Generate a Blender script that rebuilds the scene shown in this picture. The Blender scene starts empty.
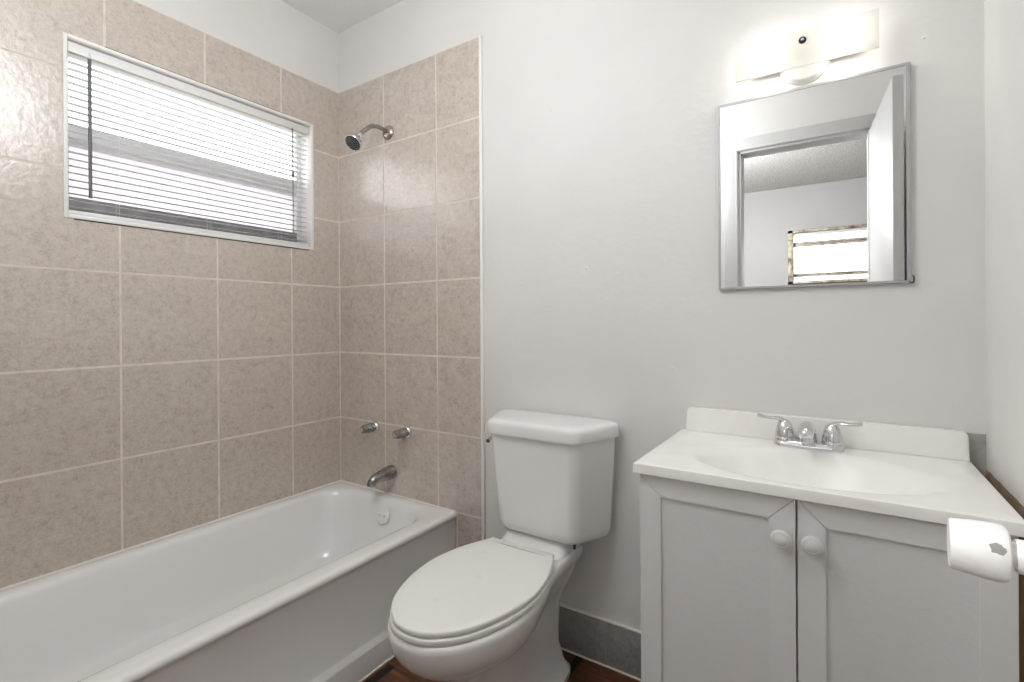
import bpy, bmesh, math, random
from mathutils import Vector, Matrix
random.seed(7)
sc = bpy.context.scene
C = sc.collection

# ------------------------------------------------------------------ camera
cam = bpy.data.cameras.new('camera')
cam.sensor_width = 36.0
cam.sensor_fit = 'HORIZONTAL'
cam.lens = 496.588 / 1024 * 36.0
cam.shift_y = -17.69 / 1024
cam.clip_start = 0.02
cam_o = bpy.data.objects.new('camera', cam)
C.objects.link(cam_o)
yaw, pitch, roll = (math.radians(a) for a in (-33.4496, -0.0816, -0.3482))
fw = Vector((math.sin(yaw)*math.cos(pitch), math.cos(yaw)*math.cos(pitch), math.sin(pitch)))
rt = Vector((math.cos(yaw), -math.sin(yaw), 0))
up = rt.cross(fw)
r2 = rt*math.cos(roll) + up*math.sin(roll)
u2 = -rt*math.sin(roll) + up*math.cos(roll)
M = Matrix.Identity(4)
for i in range(3):
    M[i][0], M[i][1], M[i][2] = r2[i], u2[i], -fw[i]
M.translation = (1.9858, -1.5295, 1.1278)
cam_o.matrix_world = M
sc.camera = cam_o

# ------------------------------------------------------------------ world, lights, exposure
EXPOSURE = 0.72
H_FILL = 2.10
SKY = 3.2
BEDROOM_FILL_W = 68.0
BATHROOM_FILL_W = 14.0
BULB_STRENGTH = 28.0
sc.view_settings.view_transform = 'Standard'
sc.view_settings.look = 'None'
sc.view_settings.gamma = 1.0
sc.view_settings.use_curve_mapping = False
sc.view_settings.exposure = EXPOSURE
try:
    sc.cycles.max_bounces = 14
    sc.cycles.diffuse_bounces = 8
    sc.cycles.glossy_bounces = 6
    sc.cycles.transmission_bounces = 8
    sc.cycles.transparent_max_bounces = 16
    sc.cycles.sample_clamp_indirect = 6.0
except Exception:
    pass
w = bpy.data.worlds.new('overcast_sky'); sc.world = w
w.use_nodes = True
bg = w.node_tree.nodes['Background']
bg.inputs['Color'].default_value = (0.93, 0.965, 1.0, 1)
bg.inputs['Strength'].default_value = SKY
_tc = w.node_tree.nodes.new('ShaderNodeTexCoord')
_sp = w.node_tree.nodes.new('ShaderNodeSeparateXYZ')
_rp = w.node_tree.nodes.new('ShaderNodeValToRGB')
_rp.color_ramp.elements[0].position = 0.47; _rp.color_ramp.elements[0].color = (0.42, 0.41, 0.40, 1)
_rp.color_ramp.elements[1].position = 0.53; _rp.color_ramp.elements[1].color = (0.97, 0.98, 1.0, 1)
_mr = w.node_tree.nodes.new('ShaderNodeMapRange')
_mr.inputs['From Min'].default_value = -1; _mr.inputs['From Max'].default_value = 1
w.node_tree.links.new(_tc.outputs['Generated'], _sp.inputs[0])
w.node_tree.links.new(_sp.outputs['Z'], _mr.inputs['Value'])
w.node_tree.links.new(_mr.outputs['Result'], _rp.inputs['Fac'])
w.node_tree.links.new(_rp.outputs['Color'], bg.inputs['Color'])

def light(name, kind, loc, power, size=None, size_y=None, rot=(0, 0, 0), color=(1, 1, 1)):
    l = bpy.data.lights.new(name, kind)
    l.energy = power
    l.color = color
    if kind == 'AREA':
        l.size = size
        if size_y:
            l.shape = 'RECTANGLE'; l.size_y = size_y
    elif size:
        l.shadow_soft_size = size
    o = bpy.data.objects.new(name, l)
    o.location = loc; o.rotation_euler = rot
    C.objects.link(o)
    return o
# daylight enters through the bathroom window (sampling portal only)
p1 = light('window_portal', 'AREA', (-0.14, -0.58, 1.745), 1, 0.9, 0.6, (0, -math.pi/2, 0))
p1.data.cycles.is_portal = True
p1.data.size, p1.data.size_y = 0.6, 0.9
light('added_bathroom_fill', 'POINT', (1.15, -1.06, H_FILL), BATHROOM_FILL_W, 0.26, color=(0.975, 0.99, 1.0))  # unseen fill light added high in the bathroom, no fixture belongs to it
light('added_bedroom_fill', 'POINT', (0.95, -2.55, 2.15), BEDROOM_FILL_W, 0.2, color=(0.99, 0.99, 1.0))  # added out of view to throw fill through the doorway, not a real lamp

# ------------------------------------------------------------------ materials
def srgb(r, g, b):
    f = lambda c: (c/255/12.92) if c/255 <= 0.04045 else ((c/255+0.055)/1.055)**2.4
    return (f(r), f(g), f(b), 1)

class Mat:
    def __init__(s, name, col=(0.8, 0.8, 0.8, 1), rough=0.5, metal=0.0, spec=0.5, coat=0.0):
        s.m = bpy.data.materials.new(name)
        s.m.use_nodes = True
        s.n = s.m.node_tree.nodes; s.l = s.m.node_tree.links
        s.p = s.n['Principled BSDF']; s.out = s.n['Material Output']
        s.p.inputs['Base Color'].default_value = col
        s.p.inputs['Roughness'].default_value = rough
        s.p.inputs['Metallic'].default_value = metal
        s.p.inputs['Specular IOR Level'].default_value = spec
        s.p.inputs['Coat Weight'].default_value = coat
        s._co = None
        s._h = None
    def co(s):
        if not s._co:
            s._co = s.n.new('ShaderNodeNewGeometry').outputs['Position']
        return s._co
    def noise(s, scale, detail=3, rough=0.5, vec=None, dist=0.0):
        t = s.n.new('ShaderNodeTexNoise')
        t.inputs['Scale'].default_value = scale
        t.inputs['Detail'].default_value = detail
        t.inputs['Roughness'].default_value = rough
        t.inputs['Distortion'].default_value = dist
        s.l.new(vec or s.co(), t.inputs['Vector'])
        return t.outputs['Fac']
    def scale_vec(s, x, y, z):
        t = s.n.new('ShaderNodeMapping')
        t.inputs['Scale'].default_value = (x, y, z)
        s.l.new(s.co(), t.inputs['Vector'])
        return t.outputs['Vector']
    def ramp(s, fac, stops):
        t = s.n.new('ShaderNodeValToRGB')
        e = t.color_ramp.elements
        while len(e) < len(stops):
            e.new(0.5)
        for k, (p, c) in enumerate(stops):
            e[k].position = p; e[k].color = c
        s.l.new(fac, t.inputs['Fac'])
        return t.outputs['Color']
    def mix(s, fac, a, b, mode='MIX'):
        t = s.n.new('ShaderNodeMix'); t.data_type = 'RGBA'; t.blend_type = mode
        for sock, v in ((t.inputs['Factor'], fac), (t.inputs['A'], a), (t.inputs['B'], b)):
            if hasattr(v, 'links') or hasattr(v, 'is_linked'):
                s.l.new(v, sock)
            else:
                sock.default_value = v
        # Mix node RGBA sockets are at indices 6,7
        for idx, v in ((6, a), (7, b)):
            if hasattr(v, 'is_linked'):
                s.l.new(v, t.inputs[idx])
            else:
                t.inputs[idx].default_value = v
        return t.outputs[2]
    def math(s, op, a, b=None, clamp=False):
        t = s.n.new('ShaderNodeMath'); t.operation = op; t.use_clamp = clamp
        for k, v in enumerate((a, b)):
            if v is None: continue
            if hasattr(v, 'is_linked'): s.l.new(v, t.inputs[k])
            else: t.inputs[k].default_value = v
        return t.outputs[0]
    def sep(s):
        t = s.n.new('ShaderNodeSeparateXYZ'); s.l.new(s.co(), t.inputs[0])
        return t.outputs
    def color(s, sock): s.l.new(sock, s.p.inputs['Base Color'])
    def rough(s, sock): s.l.new(sock, s.p.inputs['Roughness'])
    def bump(s, h, strength=0.2, dist=0.01):
        t = s.n.new('ShaderNodeBump')
        t.inputs['Strength'].default_value = strength
        t.inputs['Distance'].default_value = dist
        s.l.new(h, t.inputs['Height'])
        s.l.new(t.outputs['Normal'], s.p.inputs['Normal'])
    def island(s):
        return s.n.new('ShaderNodeNewGeometry').outputs['Random Per Island']

# painted drywall, one material per need of an unpainted patch
def paint(name, base=(217, 216, 214), patch=None):
    a = Mat(name, srgb(*base), 0.55, spec=0.35)
    h = a.noise(14, 4, 0.6)
    col = a.ramp(a.noise(2.2, 3), [(0.3, srgb(*[c-4 for c in base])), (0.7, srgb(*[min(255, c+3) for c in base]))])
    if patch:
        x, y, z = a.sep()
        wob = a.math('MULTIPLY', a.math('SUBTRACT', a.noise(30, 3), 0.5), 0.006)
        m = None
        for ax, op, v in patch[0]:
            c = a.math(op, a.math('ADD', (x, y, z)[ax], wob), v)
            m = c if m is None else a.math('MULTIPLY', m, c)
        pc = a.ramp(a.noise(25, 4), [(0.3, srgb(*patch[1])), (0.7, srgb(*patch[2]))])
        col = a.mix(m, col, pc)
    a.color(col)
    a.bump(h, 0.16, 0.012)
    return a.m
wall_paint = paint('painted_drywall')
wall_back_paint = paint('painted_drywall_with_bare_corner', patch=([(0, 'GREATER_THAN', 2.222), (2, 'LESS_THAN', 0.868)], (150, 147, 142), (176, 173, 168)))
wall_right_paint = paint('painted_drywall_with_bare_strip', base=(222, 221, 219), patch=([(1, 'GREATER_THAN', -0.52), (2, 'LESS_THAN', 0.790)], (140, 116, 92), (172, 150, 126)))
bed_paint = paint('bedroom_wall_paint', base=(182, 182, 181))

a = Mat('textured_ceiling_paint', srgb(234, 234, 233), 0.8, spec=0.2)
a.bump(a.noise(70, 4, 0.7), 0.5, 0.01)
ceil_mat = a.m
a = Mat('popcorn_ceiling', srgb(214, 213, 210), 0.9, spec=0.1)
v = a.n.new('ShaderNodeTexVoronoi'); v.inputs['Scale'].default_value = 90
a.l.new(a.co(), v.inputs['Vector'])
h = a.math('ADD', v.outputs['Distance'], a.noise(45, 4, 0.7))
a.bump(h, 0.8, 0.015)
a.color(a.ramp(a.noise(80, 3, 0.7), [(0.35, srgb(196, 195, 192)), (0.6, srgb(236, 235, 232))]))
popcorn = a.m

def tile_mat(name, dark, mid, lite, rough, spec=0.5):
    a = Mat(name, rough=rough, spec=spec)
    vec = a.co()
    n1 = a.noise(44, 7, 0.72, dist=0.2)
    n2 = a.noise(150, 3, 0.6)
    n3 = a.noise(12, 3, 0.5)
    f = a.math('ADD', a.math('MULTIPLY', n1, 0.60), a.math('ADD', a.math('MULTIPLY', n2, 0.28), a.math('MULTIPLY', n3, 0.14)))
    col = a.ramp(f, [(0.36, srgb(*dark)), (0.50, srgb(*mid)), (0.66, srgb(*lite))])
    br = a.ramp(a.island(), [(0.0, (0.95, 0.95, 0.95, 1)), (1.0, (1.0, 1.0, 1.0, 1))])
    col = a.mix(1.0, col, br, 'MULTIPLY')
    if spec > 0.6:
        a.p.inputs['Coat Weight'].default_value = 0.7
        a.p.inputs['Coat Roughness'].default_value = 0.28
    a.color(col)
    hb = a.math('ADD', a.math('MULTIPLY', a.noise(55, 3, 0.55), 0.7), a.math('MULTIPLY', a.noise(9, 2), 0.6))
    a.bump(hb, 0.34, 0.006)
    return a.m
beige_tile = tile_mat('mottled_beige_tile', (168, 155, 143), (193, 181, 170), (208, 198, 188), 0.23, 0.95)
grey_tile = tile_mat('slate_grey_tile', (122, 121, 118), (146, 145, 142), (162, 161, 158), 0.45)
a = Mat('cream_grout', srgb(212, 199, 184), 0.85, spec=0.2)
a.color(a.ramp(a.noise(20, 3), [(0.3, srgb(204, 194, 183)), (0.7, srgb(222, 213, 203))]))
grout = a.m
a = Mat('white_caulk', srgb(226, 222, 214), 0.5)
a.bump(a.noise(80, 3), 0.3, 0.003)
caulk = a.m

a = Mat('dark_wood_laminate', rough=0.32, spec=0.5)
sx = a.scale_vec(0.8, 7.7, 1)
br = a.n.new('ShaderNodeTexBrick')
br.offset = 0.4
br.inputs['Scale'].default_value = 1.0
br.inputs['Brick Width'].default_value = 1.0
br.inputs['Row Height'].default_value = 1.0
br.inputs['Mortar Size'].default_value = 0.012
br.inputs['Color1'].default_value = (0.0, 0, 0, 1)
br.inputs['Color2'].default_value = (1, 1, 1, 1)
br.inputs['Mortar'].default_value = (0.5, 0.5, 0.5, 1)
a.l.new(sx, br.inputs['Vector'])
gr = a.noise(1.0, 8, 0.68, vec=a.scale_vec(4, 60, 4), dist=0.6)
wood = a.ramp(gr, [(0.28, srgb(52, 32, 23)), (0.5, srgb(104, 64, 43)), (0.72, srgb(150, 98, 68))])
tint = a.ramp(br.outputs['Color'], [(0.0, (0.62, 0.58, 0.56, 1)), (1.0, (1.05, 1.0, 0.95, 1))])
wood = a.mix(1.0, wood, tint, 'MULTIPLY')
wood = a.mix(br.outputs['Fac'], wood, (0.006, 0.004, 0.003, 1))
a.color(wood)
a.bump(gr, 0.15, 0.003)
floor_mat = a.m

a = Mat('white_tub_enamel', srgb(232, 232, 231), 0.14, spec=0.5, coat=0.3)
a.bump(a.noise(7, 2), 0.03, 0.01)
enamel = a.m
a = Mat('white_vitreous_china', srgb(230, 230, 229), 0.16, spec=0.5, coat=0.3)
a.bump(a.noise(9, 2), 0.02, 0.01)
china = a.m
a = Mat('painted_seat_plastic', srgb(232, 231, 228), 0.36, spec=0.45)
sc_ = a.ramp(a.noise(16, 6, 0.75), [(0.28, srgb(224, 223, 220)), (0.40, srgb(232, 231, 228))])
a.color(sc_)
seat_mat = a.m
a = Mat('cultured_marble', srgb(240, 239, 237), 0.27, spec=0.45, coat=0.0)
a.color(a.ramp(a.noise(6, 5, 0.6, dist=1.0), [(0.3, srgb(236, 234, 230)), (0.7, srgb(243, 242, 240))]))
marble = a.m
a = Mat('white_cabinet_paint', srgb(216, 216, 215), 0.42, spec=0.4)
a.bump(a.noise(55, 3, 0.6), 0.10, 0.004)
cab = a.m
a = Mat('rolled_panel_paint', srgb(213, 213, 212), 0.45, spec=0.4)
a.bump(a.noise(48, 4, 0.65), 0.17, 0.006)
cab_panel = a.m
a = Mat('bare_brown_wood', srgb(112, 82, 52), 0.7); a.color(a.ramp(a.noise(1, 5, 0.6, vec=a.scale_vec(90, 90, 6)), [(0.3, srgb(92, 64, 38)), (0.7, srgb(134, 100, 66))])); brown_wood = a.m
a = Mat('dark_recess', srgb(40, 36, 33), 0.9); dark = a.m
a = Mat('chrome', (0.72, 0.72, 0.73, 1), 0.10, 1.0)
a.rough(a.ramp(a.noise(60, 3), [(0.4, (0.07, 0.07, 0.07, 1)), (0.8, (0.2, 0.2, 0.2, 1))]))
chrome = a.m
a = Mat('worn_satin_chrome', (0.42, 0.42, 0.43, 1), 0.24, 1.0)
a.color(a.ramp(a.noise(45, 4, 0.7), [(0.35, (0.24, 0.235, 0.23, 1)), (0.65, (0.42, 0.42, 0.43, 1))]))
satin = a.m
a = Mat('bronzed_nickel', (0.50, 0.42, 0.37, 1), 0.22, 1.0)
a.color(a.ramp(a.noise(30, 3), [(0.3, (0.40, 0.32, 0.27, 1)), (0.7, (0.62, 0.55, 0.50, 1))]))
nickel = a.m
a = Mat('dark_rubber', srgb(46, 52, 52), 0.5); rubber = a.m
a = Mat('grey_nozzle_rubber', srgb(150, 158, 156), 0.5); nozzle_m = a.m
a = Mat('mirror_silver', (0.90, 0.905, 0.90, 1), 0.0, 1.0)
mirror = a.m
a = Mat('brushed_frame_metal', (0.42, 0.42, 0.42, 1), 0.5, 0.6)
frame_metal = a.m
a = Mat('white_window_vinyl', srgb(232, 231, 228), 0.4); vinyl = a.m
a = Mat('grey_window_aluminium', srgb(150, 150, 149), 0.45, 0.35)
a.color(a.ramp(a.noise(30, 3), [(0.3, srgb(138, 138, 137)), (0.7, srgb(162, 162, 161))]))
alu = a.m
a = Mat('pale_window_aluminium', srgb(205, 205, 204), 0.45, 0.1); pale_alu = a.m
a = Mat('tan_window_aluminium', srgb(150, 132, 110), 0.5, 0.3)
a.color(a.ramp(a.noise(9, 4, 0.7), [(0.35, srgb(92, 74, 56)), (0.6, srgb(196, 186, 168))]))
tan_alu = a.m
a = Mat('dark_caulk', srgb(70, 62, 58), 0.7); dark_caulk = a.m
a = Mat('beige_headrail', srgb(226, 222, 210), 0.4); headrail_m = a.m
a = Mat('smoky_wand', srgb(96, 98, 100), 0.25, spec=0.6); wand_m = a.m
a = Mat('cord_grey', srgb(60, 60, 60), 0.7); cord_m = a.m
a = Mat('white_door_paint', srgb(192, 192, 191), 0.4)
a.bump(a.noise(20, 3), 0.05, 0.01)
door_paint = a.m

def thin_glass(name, refl=0.08, tint=(0.95, 0.97, 0.97, 1), frost=0.0):
    m = bpy.data.materials.new(name); m.use_nodes = True
    n, l = m.node_tree.nodes, m.node_tree.links
    n.remove(n['Principled BSDF'])
    t = n.new('ShaderNodeBsdfTransparent'); t.inputs['Color'].default_value = tint
    g = n.new('ShaderNodeBsdfGlossy'); g.inputs['Roughness'].default_value = 0.02
    mx = n.new('ShaderNodeMixShader'); mx.inputs[0].default_value = refl
    l.new(t.outputs[0], mx.inputs[1]); l.new(g.outputs[0], mx.inputs[2])
    s = mx.outputs[0]
    if frost:
        tr = n.new('ShaderNodeBsdfTranslucent'); tr.inputs['Color'].default_value = (0.60, 0.58, 0.60, 1)
        m2 = n.new('ShaderNodeMixShader'); m2.inputs[0].default_value = frost
        l.new(s, m2.inputs[1]); l.new(tr.outputs[0], m2.inputs[2]); s = m2.outputs[0]
    l.new(s, n['Material Output'].inputs[0])
    return m
glass = thin_glass('clear_window_glass')
frosted_pane = thin_glass('obscured_window_glass', frost=0.9)

def translucent(name, col, tcol, f, rough=0.4, gloss=0.06):
    m = bpy.data.materials.new(name); m.use_nodes = True
    n, l = m.node_tree.nodes, m.node_tree.links
    n.remove(n['Principled BSDF'])
    d = n.new('ShaderNodeBsdfDiffuse'); d.inputs['Color'].default_value = col
    t = n.new('ShaderNodeBsdfTranslucent'); t.inputs['Color'].default_value = tcol
    g = n.new('ShaderNodeBsdfGlossy'); g.inputs['Roughness'].default_value = rough
    m1 = n.new('ShaderNodeMixShader'); m1.inputs[0].default_value = f
    m2 = n.new('ShaderNodeMixShader'); m2.inputs[0].default_value = gloss
    l.new(d.outputs[0], m1.inputs[1]); l.new(t.outputs[0], m1.inputs[2])
    l.new(m1.outputs[0], m2.inputs[1]); l.new(g.outputs[0], m2.inputs[2])
    l.new(m2.outputs[0], n['Material Output'].inputs[0])
    return m
slat_mat = translucent('white_blind_slat', (0.82, 0.82, 0.82, 1), (0.7, 0.7, 0.7, 1), 0.12)
shade_mat = translucent('frosted_shade_glass', (0.9, 0.9, 0.88, 1), (0.95, 0.94, 0.90, 1), 0.55, 0.15, 0.05)
m = bpy.data.materials.new('lit_bulb'); m.use_nodes = True
m.node_tree.nodes['Principled BSDF'].inputs['Emission Color'].default_value = (1, 0.96, 0.9, 1)
m.node_tree.nodes['Principled BSDF'].inputs['Emission Strength'].default_value = BULB_STRENGTH
bulb_mat = m

# ------------------------------------------------------------------ geometry helpers
def obj(name, bm, mat, parent=None, sharp=32, smooth=True, fix=True):
    if fix:
        bmesh.ops.recalc_face_normals(bm, faces=bm.faces)
    if smooth:
        lim = math.radians(sharp)
        for f in bm.faces: f.smooth = True
        for e in bm.edges:
            e.smooth = not (len(e.link_faces) != 2 or e.calc_face_angle(0) > lim)
    me = bpy.data.meshes.new(name)
    bm.to_mesh(me); bm.free()
    for mm in (mat if isinstance(mat, (list, tuple)) else [mat]):
        me.materials.append(mm)
    o = bpy.data.objects.new(name, me)
    C.objects.link(o)
    if parent: o.parent = parent
    if parent: o.matrix_parent_inverse = parent.matrix_basis.inverted()
    return o

def tag(o, label=None, cat=None, group=None, kind=None):
    if label: o['label'] = label
    if cat: o['category'] = cat
    if group: o['group'] = group
    if kind: o['kind'] = kind
    return o

def thing(name, label, cat, loc, group=None):
    o = bpy.data.objects.new(name, None)
    o.empty_display_size = 0.05
    o.location = loc
    C.objects.link(o)
    return tag(o, label, cat, group)

def B(): return bmesh.new()

def box(bm, x0, x1, y0, y1, z0, z1, bev=0.0, seg=2, mi=0):
    t = bmesh.new()
    bmesh.ops.create_cube(t, size=1)
    for v in t.verts:
        v.co = Vector(((x0+x1)/2 + v.co.x*(x1-x0), (y0+y1)/2 + v.co.y*(y1-y0), (z0+z1)/2 + v.co.z*(z1-z0)))
    if bev:
        bmesh.ops.bevel(t, geom=list(t.edges), offset=bev, segments=seg, profile=0.5, affect='EDGES')
    join(bm, t, mi)
    return bm

def join(bm, t, mi=0):
    bmesh.ops.recalc_face_normals(t, faces=t.faces)
    vm = {}
    for v in t.verts: vm[v] = bm.verts.new(v.co)
    for f in t.faces:
        try:
            nf = bm.faces.new([vm[v] for v in f.verts]); nf.material_index = mi
        except ValueError: pass
    t.free()

def loft(bm, rings, cap0=True, cap1=True, closed=True, mi=0):
    t = bmesh.new()
    R = [[t.verts.new(Vector(p)) for p in r] for r in rings]
    n = len(R[0])
    for a_, b_ in zip(R, R[1:]):
        for i in range(n if closed else n-1):
            j = (i+1) % n
            t.faces.new((a_[i], a_[j], b_[j], b_[i]))
    if cap0: t.faces.new(R[0])
    if cap1: t.faces.new(R[-1])
    join(bm, t, mi)
    return bm

def frame_axes(d):
    d = Vector(d).normalized()
    h = Vector((0, 0, 1)) if abs(d.z) < 0.9 else Vector((1, 0, 0))
    u = d.cross(h).normalized()
    return d, u, d.cross(u).normalized()

def lathe(bm, origin, axis, prof, n=32, mi=0):
    """prof: list of (radius, distance along axis)."""
    d, u, v = frame_axes(axis)
    o = Vector(origin)
    rings = []
    for r, h in prof:
        r = max(r, 1e-5)
        rings.append([o + d*h + (u*math.cos(2*math.pi*k/n) + v*math.sin(2*math.pi*k/n))*r for k in range(n)])
    return loft(bm, rings, mi=mi)

def catmull(pts, per=8):
    P = [Vector(p) for p in pts]
    out = []
    for i in range(len(P)-1):
        p0, p1_, p2, p3 = P[max(i-1, 0)], P[i], P[i+1], P[min(i+2, len(P)-1)]
        for k in range(per):
            t = k/per
            out.append(0.5*((2*p1_) + (p2-p0)*t + (2*p0-5*p1_+4*p2-p3)*t*t + (3*p1_-p0-3*p2+p3)*t**3))
    out.append(P[-1])
    return out

def tube(bm, pts, radii, n=16, per=8, flat=1.0, mi=0, smooth=True, up=None):
    """sweep through pts; radii one per control point (interpolated); flat scales the second axis."""
    if isinstance(radii, (int, float)): radii = [radii]*len(pts)
    if smooth and len(pts) > 2:
        path = catmull(pts, per)
        rr = [v.x for v in catmull([(r, 0, 0) for r in radii], per)]
    else:
        path = [Vector(p) for p in pts]; rr = list(radii)
    rings = []
    pu = None
    for i, p in enumerate(path):
        d = (path[min(i+1, len(path)-1)] - path[max(i-1, 0)]).normalized()
        if pu is None:
            if up is not None: pu = Vector(up)
            else: pu = frame_axes(d)[1]
        u = (pu - d*pu.dot(d)).normalized(); pu = u
        v = d.cross(u)
        rings.append([p + u*math.cos(2*math.pi*k/n)*rr[i] + v*math.sin(2*math.pi*k/n)*rr[i]*flat for k in range(n)])
    return loft(bm, rings, mi=mi)

def rpoly(pts, r, n=6, ns=4):
    """rounded polygon in 2D; pts list of (x, y), r one radius per corner."""
    P = [Vector((p[0], p[1])) for p in pts]
    k = len(P)
    if isinstance(r, (int, float)): r = [r]*k
    arcs = []
    for i in range(k):
        a_, b_, c_ = P[i-1], P[i], P[(i+1) % k]
        d1, d2 = (a_-b_).normalized(), (c_-b_).normalized()
        ang = math.acos(max(-1, min(1, d1.dot(d2))))
        t = r[i]/math.tan(ang/2) if r[i] > 0 else 0
        s, e = b_+d1*t, b_+d2*t
        cen = b_ + (d1+d2).normalized()*(r[i]/math.sin(ang/2)) if r[i] > 0 else b_
        arc = []
        for q in range(n+1):
            f = q/n
            if r[i] <= 0: arc.append(b_.copy()); continue
            # slerp about the centre
            v1, v2 = s-cen, e-cen
            th = math.acos(max(-1, min(1, v1.dot(v2)/(v1.length*v2.length))))
            arc.append(cen + (v1*math.sin((1-f)*th) + v2*math.sin(f*th))/math.sin(th))
        arcs.append(arc)
    out = []
    for i in range(k):
        out += arcs[i]
        e, s = arcs[i][-1], arcs[(i+1) % k][0]
        for q in range(1, ns):
            out.append(e + (s-e)*(q/ns))
    return out

def ring2(pts2, z): return [(p[0], p[1], z) for p in pts2]
def rrect(x0, x1, y0, y1, r, n=8, ns=6): return rpoly([(x0, y0), (x1, y0), (x1, y1), (x0, y1)], r, n, ns)

def boolean_cut(o, x0, x1, y0, y1, z0, z1):
    b = B(); box(b, x0, x1, y0, y1, z0, z1)
    c = obj('cutter', b, dark, smooth=False)
    md = o.modifiers.new('cut', 'BOOLEAN'); md.operation = 'DIFFERENCE'; md.solver = 'EXACT'; md.object = c
    dg = bpy.context.evaluated_depsgraph_get()
    me = bpy.data.meshes.new_from_object(o.evaluated_get(dg))
    o.modifiers.clear(); old = o.data; o.data = me
    bpy.data.objects.remove(c, do_unlink=True)
    return o

# ------------------------------------------------------------------ the room shell
W, H, D = 2.261, 2.515, -1.524          # right wall x, ceiling z, door wall y
WX0, WX1, WZ0, WZ1 = -1.011, -0.152, 1.464, 2.024       # window opening (y range, z range)
TT = 0.009                              # tile thickness

def structure(name, bm, mat, parent=None, label=None, **k):
    o = obj(name, bm, mat, parent, **k)
    if parent is None: o['kind'] = 'structure'
    if label: o['label'] = label
    return o

b = B(); box(b, -0.15, 3.9, -4.6, 0.15, -0.06, 0)
structure('floor', b, floor_mat, smooth=False)
b = B(); box(b, -0.15, W+0.12, -1.63, 0.15, H, H+0.06)
structure('ceiling', b, ceil_mat, smooth=False)
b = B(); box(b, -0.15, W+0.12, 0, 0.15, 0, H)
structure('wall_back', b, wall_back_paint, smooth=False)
b = B(); box(b, W, W+0.12, -1.63, 0, 0, H)
structure('wall_right', b, wall_right_paint, smooth=False)
b = B(); box(b, -0.15, -TT, -1.63, 0, 0, H)
wl = structure('wall_left', b, wall_paint, smooth=False)
boolean_cut(wl, -0.3, 0.1, WX0, WX1, WZ0, WZ1)
# door wall with its doorway
DX0, DX1, DZ = 1.515, 2.105, 2.075
b = B()
box(b, -TT, DX0, -1.63, D, 0, H)
box(b, DX1, W, -1.63, D, 0, H)
box(b, DX0, DX1, -1.63, D, DZ, H)
structure('wall_front', b, wall_paint, smooth=False)

# tile work ---------------------------------------------------------
P = 0.308; G = 0.0046; Z6 = 0.377
rows = [Z6 + k*P for k in range(7)]     # 0.377 ... 2.225
def tiles(name, mapper, cells, back, cut=None):
    t = B()
    def minus(x0, x1, z0, z1):
        """outline of a rectangle less the window opening (None when nothing is left)"""
        full = [(x0, z0), (x1, z0), (x1, z1), (x0, z1)]
        if not cut: return full
        a0, a1, c0, c1 = cut
        if a1 <= x0 or a0 >= x1 or c1 <= z0 or c0 >= z1: return full
        inx0, inx1, inz0, inz1 = a0 > x0, a1 < x1, c0 > z0, c1 < z1
        if not (inx0 or inx1): 
            if inz0: return [(x0, z0), (x1, z0), (x1, c0), (x0, c0)]
            if inz1: return [(x0, c1), (x1, c1), (x1, z1), (x0, z1)]
            return None
        if not (inz0 or inz1):
            if inx0: return [(x0, z0), (a0, z0), (a0, z1), (x0, z1)]
            return [(a1, z0), (x1, z0), (x1, z1), (a1, z1)]
        if inx0 and inz0: return [(x0, z0), (x1, z0), (x1, c0), (a0, c0), (a0, z1), (x0, z1)]
        if inx0 and inz1: return [(x0, z0), (a0, z0), (a0, c1), (x1, c1), (x1, z1), (x0, z1)]
        if inx1 and inz0: return [(x0, z0), (x1, z0), (x1, z1), (a1, z1), (a1, c0), (x0, c0)]
        return [(x0, c1), (a1, c1), (a1, z0), (x1, z0), (x1, z1), (x0, z1)]
    def put(poly, d0, d1, bev, mi):
        q = B()
        loft(q, [[(x, d0, z) for x, z in poly], [(x, d1, z) for x, z in poly]])
        if bev: bmesh.ops.bevel(q, geom=list(q.edges), offset=bev, segments=2, affect='EDGES')
        for v in q.verts: v.co = Vector(mapper(v.co.x, v.co.z, v.co.y))
        join(t, q, mi)
    for (x0, x1, z0, z1) in cells:
        poly = minus(x0+G/2, x1-G/2, z0+G/2, z1-G/2)
        if poly: put(poly, 0.0005, TT, 0.0014, 0)
    for (x0, x1, z0, z1) in back:
        put([(x0, z0), (x1, z0), (x1, z1), (x0, z1)], 0, TT-0.0009, 0, 1)
    return structure(name, t, [beige_tile, grout], sharp=40)
# back panel: columns 0 .308 .616 .84
cols = [0.0, P, 2*P, 0.838]
cells = []
for i in range(3):
    for k in range(6): cells.append((cols[i], cols[i+1], rows[k], rows[k+1]))
for k in (-1, -2):
    z0 = max(0.0, Z6 + k*P)
    cells.append((0.715, 0.838, z0, Z6 + (k+1)*P))
tiles('wall_back_tile', lambda u, z, d: (u, -d+0.0, z), cells, [(0.0, 0.838, Z6, rows[6]), (0.690, 0.838, 0, Z6)])
# left panel
ly = [0.0, 0.256, 0.564, 0.872, 1.18, 1.488, D*-1]
lytop = [0.0, 0.300, 0.605, 0.910, 1.215, 1.520, D*-1]
cells = []
for k in range(6):
    c = lytop if k == 5 else ly
    for i in range(6): cells.append((c[i], c[i+1], rows[k], rows[k+1]))
tiles('wall_left_tile', lambda u, z, d: (d-TT, -u, z), cells,
      [(0.0, -WX1, Z6, rows[6]), (-WX0, -D, Z6, rows[6]), (-WX1, -WX0, Z6, WZ0), (-WX1, -WX0, WZ1, rows[6])],
      (-WX1, -WX0, WZ0, WZ1))
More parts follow.
